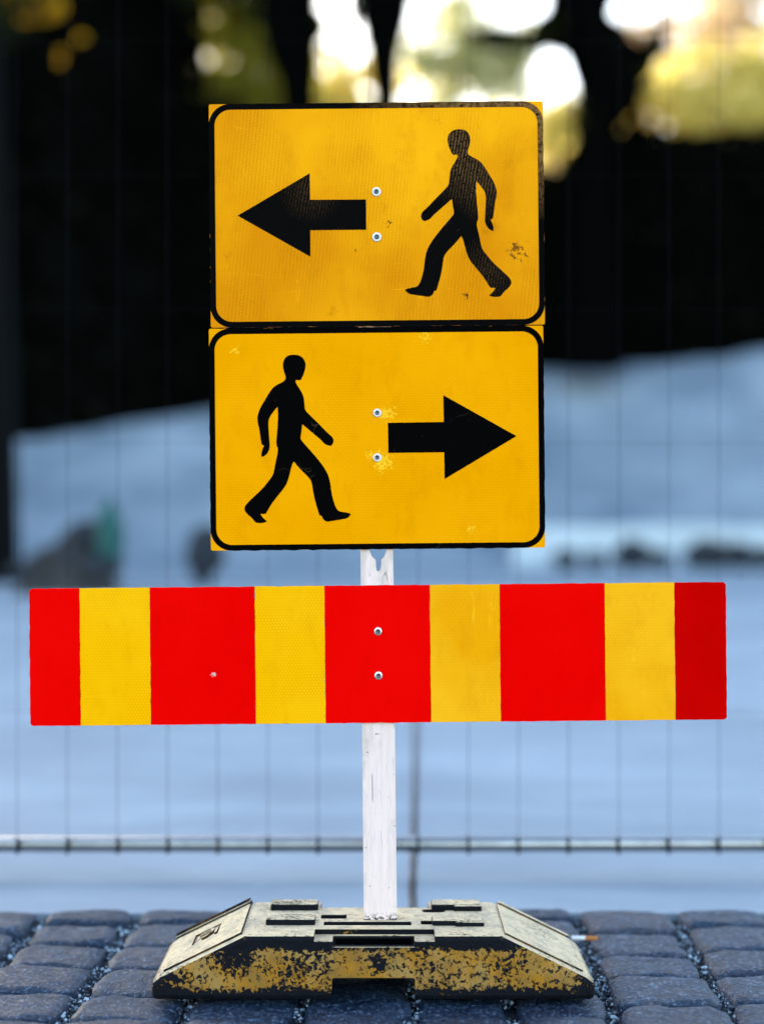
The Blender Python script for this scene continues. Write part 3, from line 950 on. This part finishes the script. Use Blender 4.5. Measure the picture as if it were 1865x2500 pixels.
def rock_obj(name, c, r, seed, mat, sub=3, flat=0.7, sx=1.0):
    bm = bmesh.new()
    bmesh.ops.create_icosphere(bm, subdivisions=sub, radius=1.0)
    for v_ in bm.verts:
        p = v_.co.copy()
        d = 1 + 0.28 * mnoise.noise(p * 1.3 + Vector((seed, 0, 0))) + 0.12 * mnoise.noise(p * 3.1 + Vector((0, seed, 0)))
        v_.co = Vector((p.x * d * r * sx, p.y * d * r, p.z * d * r * flat))
    zmin = min(v_.co.z for v_ in bm.verts)
    for v_ in bm.verts: v_.co.z -= zmin + 0.1 * r
    o = from_bm(name, bm, mat, smooth=False)
    o.location = c
    return o
DARKROCK = simple('dark_stone', (0.022, 0.026, 0.032), 0.8, 0.2, 0.3, 8, 0.6, 20, 0.02)
GREYROCK = simple('grey_brown_rubble', (0.036, 0.033, 0.032), 0.9, 0.2, 0.4, 5, 0.6, 14, 0.03)
PALEWALL = simple('pale_concrete', (0.46, 0.52, 0.56), 0.8, 0.2, 0.08, 3, 0.4, 40, 0.01)

# low pale wall along the foot of the embankment, right of the sign
WY = 25.6
bm = bmesh.new()
n_seg = 8
wall = empty('low_wall', (0, WY, 0))
tag(wall, 'low pale concrete wall along the foot of the embankment', 'wall')
xw0 = bgx(1250, WY)
for k in range(n_seg):
    bm = bmesh.new()
    a = xw0 + k * 1.6; b = a + 1.592
    bm_box(bm, a, b, -0.18, 0.2, -0.02, 0.60 + 0.015 * math.sin(k * 2.1), 0.015)
    from_bm('wall_block', bm, PALEWALL, wall)

dark = [(1380, 0.16, 'first small dark stone right of the amber plates at the foot of the pale wall'),
        (1452, 0.13, 'low dark stone between the first two larger ones at the foot of the pale wall'),
        (1545, 0.22, 'larger dark stone in the middle of the row at the foot of the pale wall'),
        (1612, 0.14, 'small dark stone just right of the larger middle one by the pale wall'),
        (1725, 0.24, 'second larger dark stone towards the right at the foot of the pale wall'),
        (1806, 0.20, 'dark rounded stone close to the right edge at the foot of the pale wall'),
        (1868, 0.17, 'dark stone cut by the right edge at the foot of the pale wall')]
for i, (px, r_, lb) in enumerate(dark):
    yy = 24.6
    o = rock_obj('stone', (bgx(px, yy), yy, 0), r_, i * 3.7 + 1, DARKROCK, 3, 0.95, 1.25)
    tag(o, lb, 'stone', 'dark stones along the low wall')

# rubble heap on the left
HY = 17.5
hx0 = bgx(170, HY)
heap = empty('rubble_heap', (hx0, HY, 0))
tag(heap, 'brown rubble heap on the pavement left of the sign', 'rubble heap')
bm = bmesh.new()
bmesh.ops.create_grid(bm, x_segments=36, y_segments=30, size=1.0)
for v_ in bm.verts:
    x, y = v_.co.x, v_.co.y
    d = max(0, 1 - (x * x + y * y))
    v_.co = Vector((x * 0.52, y * 0.7, 0.42 * d ** 0.8 * (1 + 0.9 * mnoise.noise(Vector((x * 2.2, y * 2.2, 7)))) + 0.10 * mnoise.noise(Vector((x * 9, y * 9, 5))) * min(1, d * 6) - 0.01))
from_bm('spoil', bm, GREYROCK, heap, smooth=True)
for k in range(34):
    a = rng.random() * 6.28; rr = rng.random() ** 0.7 * 0.85
    x, y = rr * math.cos(a), rr * math.sin(a)
    d = max(0, 1 - (x * x + y * y))
    o = rock_obj('rubble_piece', (x * 0.52, y * 0.7, 0.36 * d ** 0.8 - 0.03), rng.uniform(0.06, 0.16), k * 1.9, GREYROCK if k % 3 else DARKROCK, 2, 0.8, 1.2)
    o.parent = heap
GREEN = simple('green_sack', (0.0, 0.065, 0.055), 0.6, 0.3, 0.25, 6, 0.5, 20, 0.02)
sk = rock_obj('sack', (bgx(272, HY), HY - 0.1, 0.18), 0.17, 5.5, GREEN, 3, 2.2, 0.75)
tag(sk, 'green plastic sack standing on the right shoulder of the rubble heap', 'sack')
o = rock_obj('pallet_stone', (bgx(215, HY), HY + 0.2, 0.42), 0.17, 8.5, DARKROCK, 3, 0.9, 1.8)
o.name = 'slab'; tag(o, 'dark slab standing on the rubble heap left of the green sack', 'slab')
o = rock_obj('boulder', (bgx(498, 19.0), 19.0, 0), 0.27, 2.5, DARKROCK, 3, 1.25, 0.8)
tag(o, 'dark upright boulder half hidden behind the left edge of the amber plates', 'boulder')

# ------------------------------------------------------------------ trees
def leafmat(name, col, col2, trans):
    m = M(name)
    ge = m.n('ShaderNodeNewGeometry')
    c = m.mix(ge.outputs['Random Per Island'], col, col2)
    out = m.t.nodes['Material Output']
    m.t.nodes.remove(m.b)
    d = m.n('ShaderNodeBsdfDiffuse'); m.l(c, d.inputs[0])
    t = m.n('ShaderNodeBsdfTranslucent'); m.l(c, t.inputs[0])
    mx = m.n('ShaderNodeMixShader'); mx.inputs[0].default_value = trans
    m.l(d.outputs[0], mx.inputs[1]); m.l(t.outputs[0], mx.inputs[2])
    m.l(mx.outputs[0], out.inputs[0])
    return m.m
BARK = simple('dark_bark', (0.0016, 0.0015, 0.0014), 0.95, 0.0, 0.4, 12, 0.8, 30, 0.02)
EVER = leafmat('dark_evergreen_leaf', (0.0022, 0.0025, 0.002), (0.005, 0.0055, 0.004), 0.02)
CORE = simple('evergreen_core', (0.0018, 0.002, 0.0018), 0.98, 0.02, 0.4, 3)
DARKLEAF = leafmat('dark_leaf', (0.008, 0.011, 0.005), (0.03, 0.036, 0.010), 0.2)
YELLEAF = leafmat('yellow_autumn_leaf', (0.24, 0.18, 0.030), (0.17, 0.165, 0.035), 0.5)
OLIVE = leafmat('olive_autumn_leaf', (0.20, 0.175, 0.018), (0.30, 0.25, 0.03), 0.5)
RUSTLEAF = leafmat('rust_yellow_leaf', (0.75, 0.50, 0.02), (0.65, 0.25, 0.02), 0.45)

def leaf_data(centers, size, seed):
    g_ = np.random.default_rng(seed)
    n = len(centers)
    a = g_.normal(size=(n, 3)); a /= np.linalg.norm(a, axis=1)[:, None]
    b = g_.normal(size=(n, 3)); b -= (a * b).sum(1)[:, None] * a; b /= np.linalg.norm(b, axis=1)[:, None]
    s = size * g_.uniform(0.6, 1.4, n)[:, None]
    v = np.stack([centers + a * s * 0.6, centers + b * s * 0.36, centers - a * s * 0.6, centers - b * s * 0.36], 1).reshape(-1, 3)
    f = np.arange(n * 4).reshape(-1, 4)
    return v, f

def np_mesh(name, v, f, mat):
    me = bpy.data.meshes.new(name)
    me.vertices.add(len(v)); me.vertices.foreach_set('co', np.asarray(v, dtype=np.float32).ravel())
    n = len(f)
    me.loops.add(n * 4); me.loops.foreach_set('vertex_index', np.asarray(f, dtype=np.int32).ravel())
    me.polygons.add(n); me.polygons.foreach_set('loop_start', np.arange(0, n * 4, 4, dtype=np.int32))
    me.update(calc_edges=True)
    me.materials.append(mat)
    return me

def clump_pts(c, r, n, seed):
    g_ = np.random.default_rng(seed)
    d = g_.normal(size=(n, 3)); d /= np.linalg.norm(d, axis=1)[:, None]
    rad = g_.random(n) ** 0.5
    return np.array(c) + d * rad[:, None] * np.array(r)

def limb(bm, pts, n=9):
    for (p, r0), (q, r1) in zip(pts, pts[1:]):
        bm_tube(bm, p, q, r0, r1, n, False)

# tall dark evergreens on the embankment, left of the sign (outer ones unseen, added to shade the place)
def evergreen(x, y, h, rad, label, seed):
    z0 = bank_z(x, y)
    t = empty('evergreen_tree', (x, y, z0 - 0.05)); tag(t, label, 'tree', 'dark evergreens on the embankment')
    bm = bmesh.new(); bm_tube(bm, (0, 0, -0.1), (0, 0, h * 0.9), 0.28, 0.05, 10); from_bm('trunk', bm, BARK, t)
    bm = bmesh.new()
    n = 26; prev = None
    for k in range(23):
        tt = k / 22
        rr = rad * (1.02 - 0.15 * tt) * (1 if tt < 0.72 else max(0.04, 1 - ((tt - 0.72) / 0.28) ** 2.0))
        ring = []
        for i in range(n):
            a = 6.28318 * i / n
            d = 1 + 0.20 * mnoise.noise(Vector((math.cos(a) * 1.4 + seed, math.sin(a) * 1.4, tt * 7))) + 0.10 * mnoise.noise(Vector((math.cos(a) * 4, math.sin(a) * 4 + seed, tt * 22)))
            ring.append(bm.verts.new((rr * d * math.cos(a), rr * d * math.sin(a), 0.05 + tt * h)))
        if prev:
            for i in range(n): bm.faces.new((prev[i], prev[(i + 1) % n], ring[(i + 1) % n], ring[i]))
        prev = ring
    bm.faces.new(prev)
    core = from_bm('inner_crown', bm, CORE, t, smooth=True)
    g_ = np.random.default_rng(int(seed * 10))
    n = 5200
    tt = g_.random(n); a = g_.random(n) * 6.28318
    rr = rad * (1.02 - 0.15 * tt) * np.where(tt < 0.72, 1, np.maximum(0.05, 1 - ((tt - 0.72) / 0.28) ** 2)) * g_.uniform(0.92, 1.18, n)
    c = np.stack([rr * np.cos(a), rr * np.sin(a), 0.05 + tt * h], 1)
    v_, f_ = leaf_data(c, 0.30, int(seed))
    link(bpy.data.objects.new('crown', np_mesh('crown', v_, f_, EVER)), t)
evs = [(-15.6, 34.2, 12.5), (-13.2, 33.4, 13.5), (-10.9, 34.0, 12.8), (-8.8, 33.0, 13.6), (-6.9, 33.6, 13.0), (-5.15, 32.8, 12.4)]
lbs = ['unseen dark evergreen outermost on the left, added for shade', 'unseen dark evergreen second from the outer left end, added for shade',
       'unseen dark evergreen third from the outer left end, added for shade', 'dark evergreen just beyond the left picture edge in the row',
       'dark evergreen at the left picture edge above the pale slope', 'dark evergreen nearest the sign, at the right end of the left row']
for i, ((x, y, h), lb) in enumerate(zip(evs, lbs)):
    evergreen(x, y, h, 1.65, lb, 3.0 + i * 7)

# tall dark hedge on the embankment behind the sign and to its right
def hedge():
    hg = empty('hedge', (2.2, 33.0, 3.0)); tag(hg, 'tall dark hedge on top of the pale slope behind the sign', 'hedge')
    prof = [(-4.6, bgz(252, 32)), (-2.7, bgz(258, 32)), (-2.2, bgz(330, 32)), (0.0, bgz(400, 32)), (1.6, bgz(430, 32)), (bgx(1375, 32), bgz(432, 32)), (bgx(1405, 32), bgz(345, 32)), (4.0, bgz(332, 32)), (4.6, bgz(322, 32)), (5.6, bgz(345, 32)), (6.3, bgz(335, 32)), (7.1, bgz(325, 32)), (16, bgz(300, 32))]
    def top(x):
        for (a, za), (b, zb) in zip(prof, prof[1:]):
            if a <= x <= b: return za + (zb - za) * (x - a) / (b - a)
        return prof[-1][1]
    V = []; Fq = []
    xs_ = [-4.6 + 0.25 * i for i in range(83)]
    ring = 12
    for x in xs_:
        zt = top(x) - 0.12
        zb = bank_z(x, 32.2) - 0.3
        for k in range(ring + 1):
            a = k / ring
            # front up, over the top, down the back
            if a < 0.42: y, z = 31.7, zb + (zt - zb) * (a / 0.42)
            elif a < 0.58: y, z = 31.7 + 2.4 * (a - 0.42) / 0.16, zt
            else: y, z = 34.1, zt + (zb - zt) * ((a - 0.58) / 0.42)
            d = 0.22 * mnoise.noise(Vector((x * 1.2, y, z * 1.2))) + 0.1 * mnoise.noise(Vector((x * 4, y * 2, z * 4)))
            V.append((x - 2.2, y - 33.0 + (d if y < 33 else -d), z - 3.0 + (d * 0.5 if 0.3 < a < 0.7 else 0)))
    for i in range(len(xs_) - 1):
        for k in range(ring):
            a = i * (ring + 1) + k
            Fq.append((a, a + 1, a + ring + 2, a + ring + 1))
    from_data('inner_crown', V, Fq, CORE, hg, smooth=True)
    g_ = np.random.default_rng(77)
    n = 15000
    x = g_.uniform(-4.6, 16, n)
    zt = np.array([top(q) for q in x]); zb = np.array([bank_z(q, 32.2) for q in x])
    onTop = g_.random(n) < 0.3
    z = np.where(onTop, zt + g_.uniform(-0.2, 0.08, n), zb + (zt - zb) * g_.random(n))
    y = np.where(onTop, g_.uniform(31.6, 34.2, n), 31.65 - g_.random(n) * 0.25)
    v_, f_ = leaf_data(np.stack([x - 2.2, y - 33.0, z - 3.0], 1), 0.22, 78)
    link(bpy.data.objects.new('leaves', np_mesh('leaves', v_, f_, EVER)), hg)
hedge()

# three dark trees standing against the light
TY = 29.6
def darktree(x, trunk, limbs, clumps, label, seed, leaf=0.20):
    t = empty('broadleaf_tree', (x, TY, bank_z(x, TY) - 0.1)); tag(t, label, 'tree', 'dark trees against the light')
    zb = t.location.z
    def L(p): return Vector((bgx(p[0], TY) - x, p[2] if len(p) > 2 else 0, bgz(p[1], TY) - zb))
    bm = bmesh.new(); limb(bm, [(L(p), r_) for p, r_ in trunk], 14); from_bm('trunk', bm, BARK, t, smooth=True)
    for lb_ in limbs:
        bm = bmesh.new(); limb(bm, [(L(p), r_) for p, r_ in lb_], 8); from_bm('limb', bm, BARK, t, smooth=True)
    pts = []
    for i, (p, r_, n) in enumerate(clumps):
        pts.append(clump_pts(L(p), r_, n, seed + i))
    v_, f_ = leaf_data(np.concatenate(pts), leaf, seed)
    link(bpy.data.objects.new('crown', np_mesh('crown', v_, f_, DARKLEAF)), t)
hi = [((600, -250, 0.5), (2.3, 2.2, 1.9), 5000), ((820, -420, 0), (2.2, 2.2, 2.0), 4000)]
darktree(bgx(725, TY),
    [((724, 960), 0.40), ((728, 600), 0.34), ((731, 250), 0.30), ((728, 190), 0.34), ((714, 110), 0.46), ((706, 20), 0.50), ((700, -60), 0.42), ((690, -400), 0.25)],
    [[((700, 60), 0.25), ((655, -20), 0.2), ((560, -180), 0.08)], [((720, 60), 0.25), ((765, -50), 0.18), ((860, -220), 0.07)]],
    [((650, 40), (0.18, 0.3, 0.35), 70), ((775, 60), (0.14, 0.3, 0.3), 50), ((868, 10), (0.16, 0.3, 0.35), 60), ((600, -60), (0.5, 0.5, 0.3), 200), ((690, 90), (.3, .3, .35), 90)] + hi,
    'dark tree trunk above the left half of the upper plate', 201)
darktree(bgx(945, TY),
    [((950, 940), 0.20), ((946, 500), 0.24), ((942, 240), 0.23), ((936, 120), 0.31), ((938, 50), 0.44), ((942, -30), 0.5), ((1000, -380), 0.2)],
    [[((936, 110), 0.18), ((900, 40), 0.18), ((880, -30), 0.16), ((860, -300), 0.06)], [((940, 70), 0.2), ((985, -20), 0.22), ((1010, -120), 0.2)]],
    [((930, 20), (0.36, 0.4, 0.40), 160), ((900, 75), (0.12, 0.3, 0.2), 30), ((1000, -130), (0.9, 0.8, 0.5), 500), ((980, -420), (2.2, 2.2, 1.9), 4200)],
    'dark forked tree above the rivets of the upper plate', 301)
darktree(bgx(1450, TY),
    [((1440, 900), 0.55), ((1445, 500), 0.40), ((1448, 330), 0.33), ((1478, 250), 0.52), ((1490, 190), 0.62), ((1470, 130), 0.62), ((1425, 80), 0.50), ((1422, 0), 0.42), ((1420, -60), 0.42), ((1420, -420), 0.28)],
    [[((1440, 120), 0.30), ((1370, 100), 0.22), ((1300, 95), 0.14), ((1220, 92), 0.09), ((1120, 80), 0.04)],
     [((1480, 190), 0.40), ((1560, 150), 0.30), ((1600, 110), 0.16), ((1625, 40), 0.10), ((1620, -80), 0.08)],
     [((1590, 130), 0.14), ((1650, 122), 0.06)],
     [((1520, 220), 0.22), ((1560, 260), 0.10), ((1562, 350), 0.10)],
     [((1430, 60), 0.34), ((1375, 20), 0.26), ((1350, -80), 0.2), ((1250, -200), 0.07)],
     [((1440, 60), 0.3), ((1470, 0), 0.22), ((1490, -80), 0.14)]],
    [((1345, 70), (0.30, 0.4, 0.35), 160), ((1310, 105), (0.30, 0.4, 0.16), 90), ((1215, 95), (0.55, 0.4, 0.17), 130), ((1460, 120), (0.45, 0.5, 0.6), 300), ((1500, 200), (0.7, 0.5, 0.35), 420), ((1440, 280), (0.34, 0.4, 0.5), 220), ((1590, 120), (0.22, 0.3, 0.25), 80), ((1525, 90), (0.12, 0.3, 0.12), 24), ((1460, -40), (0.8, 0.5, 0.3), 300), ((1390, -330), (2.8, 2.4, 1.6), 5200)],
    'broad dark tree right of the upper plate with a low limb', 401)
# thick trunk at the far left of the pavement
t = empty('pavement_tree', (bgx(4, 20.0), 20.0, 0)); tag(t, 'dark trunk of a tree at the left picture edge beside the rubble heap', 'tree')
bm = bmesh.new(); limb(bm, [(Vector((0, 0, -0.1)), 0.27), (Vector((0, 0, 0.4)), 0.21), (Vector((-0.05, 0, 3)), 0.19), (Vector((-0.2, 0, 7)), 0.14), (Vector((-0.2, 0, 10)), 0.06)], 14)
from_bm('trunk', bm, simple('grey_bark', (0.0016, 0.0018, 0.002), 0.9, 0.1, 0.3, 10, 0.7, 25, 0.02), t, smooth=True)
pts = [clump_pts((-0.6, 0.4, 8.2), (1.6, 1.6, 2.0), 2600, 501)]
v_, f_ = leaf_data(np.concatenate(pts), 0.17, 502)
link(bpy.data.objects.new('crown', np_mesh('crown', v_, f_, DARKLEAF)), t)
# yellow sprigs hanging at the upper left
sp = empty('autumn_branch', (bgx(110, 24), 24.0, 9.0)); tag(sp, 'drooping branch of yellow and rust leaves at the upper left corner', 'branch')
sp.parent = None
bm = bmesh.new()
def LS(px, py): return Vector((bgx(px, 24) - sp.location.x, 0, bgz(py, 24) - 9.0))
limb(bm, [(LS(60, -220), 0.035), (LS(90, -60), 0.025), (LS(130, 20), 0.015), (LS(190, 80), 0.008), (LS(150, 150), 0.004)], 6)
from_bm('stem', bm, BARK, sp)
pts = [clump_pts(LS(105, 15), (0.32, 0.2, 0.18), 260, 1), clump_pts(LS(20, 0), (0.12, 0.1, 0.12), 22, 2), clump_pts(LS(200, 92), (0.07, 0.05, 0.06), 9, 3), clump_pts(LS(150, 140), (0.05, 0.05, 0.1), 7, 4), clump_pts(LS(60, 45), (0.15, 0.1, 0.08), 14, 5), clump_pts(LS(60, -90), (0.5, 0.4, 0.35), 200, 6)]
v_, f_ = leaf_data(np.concatenate(pts), 0.10, 600)
link(bpy.data.objects.new('leaves', np_mesh('leaves', v_, f_, RUSTLEAF)), sp)

# sunlit trees far behind
def fartree(x, y, zc, rx, rz, n, mat, label, seed, leaf=0.30):
    z0 = bank_z(x, y) - 0.1
    t = empty('autumn_tree', (x, y, z0)); tag(t, label, 'tree', 'sunlit autumn trees far behind')
    bm = bmesh.new()
    limb(bm, [(Vector((0, 0, 0)), 0.32), (Vector((0.1, 0, (zc - z0) * 0.6)), 0.24), (Vector((0, 0, zc - z0 + rz * 0.5)), 0.06)], 10)
    g_ = random.Random(seed)
    for k in range(7):
        a = g_.random() * 6.28; zz = (zc - z0) * 0.55 + k * rz * 0.15
        limb(bm, [(Vector((0.06, 0, zz)), 0.12), (Vector((rx * 0.7 * math.cos(a), rx * 0.7 * math.sin(a), zz + rz * 0.4)), 0.03)], 6)
    from_bm('trunk', bm, BARK, t)
    pts = []
    for k in range(46):
        d = np.array([g_.gauss(0, 1), g_.gauss(0, 1), g_.gauss(0, 1)]); d /= np.linalg.norm(d)
        c = np.array([0, 0, zc - z0]) + d * np.array([rx, rx, rz]) * g_.random() ** 0.4
        rr = g_.uniform(0.5, 1.25)
        pts.append(clump_pts(c, (rr * 1.3, rr * 1.3, rr * 0.8), n // 46, seed + k))
    v_, f_ = leaf_data(np.concatenate(pts), leaf, seed)
    link(bpy.data.objects.new('crown', np_mesh('crown', v_, f_, mat)), t)
PALELEAF = leafmat('pale_backlit_leaf', (0.50, 0.46, 0.24), (0.42, 0.42, 0.18), 0.6)
CREAMLEAF = leafmat('cream_yellow_leaf', (0.78, 0.60, 0.17), (0.62, 0.54, 0.14), 0.6)
PEACH = leafmat('peach_autumn_leaf', (0.72, 0.52, 0.30), (0.62, 0.50, 0.30), 0.6)
fartree(bgx(590, 44), 44, 11.6, 1.4, 3.2, 5600, OLIVE, 'olive yellow tree between the evergreens and the left dark trunk', 701, 0.26)
fartree(bgx(840, 50), 50, 11.6, 1.8, 2.4, 4200, CREAMLEAF, 'yellow tree seen between the two dark trunks above the plates', 801)
fartree(bgx(1120, 66), 66, 18.0, 2.8, 2.4, 4000, PALELEAF, 'pale thin tree in the bright gap right of the forked trunk', 901)
fartree(bgx(1360, 54), 54, 12.2, 0.9, 1.4, 1500, CREAMLEAF, 'slim yellow tree just left of the broad dark tree', 951)
fartree(bgx(1740, 46), 46, 10.9, 2.8, 2.2, 5200, CREAMLEAF, 'yellow tree above the dark hedge at the right', 1001)
fartree(bgx(1780, 58), 58, 16.4, 3.4, 2.6, 3600, PEACH, 'peach coloured tree at the upper right corner', 1101)
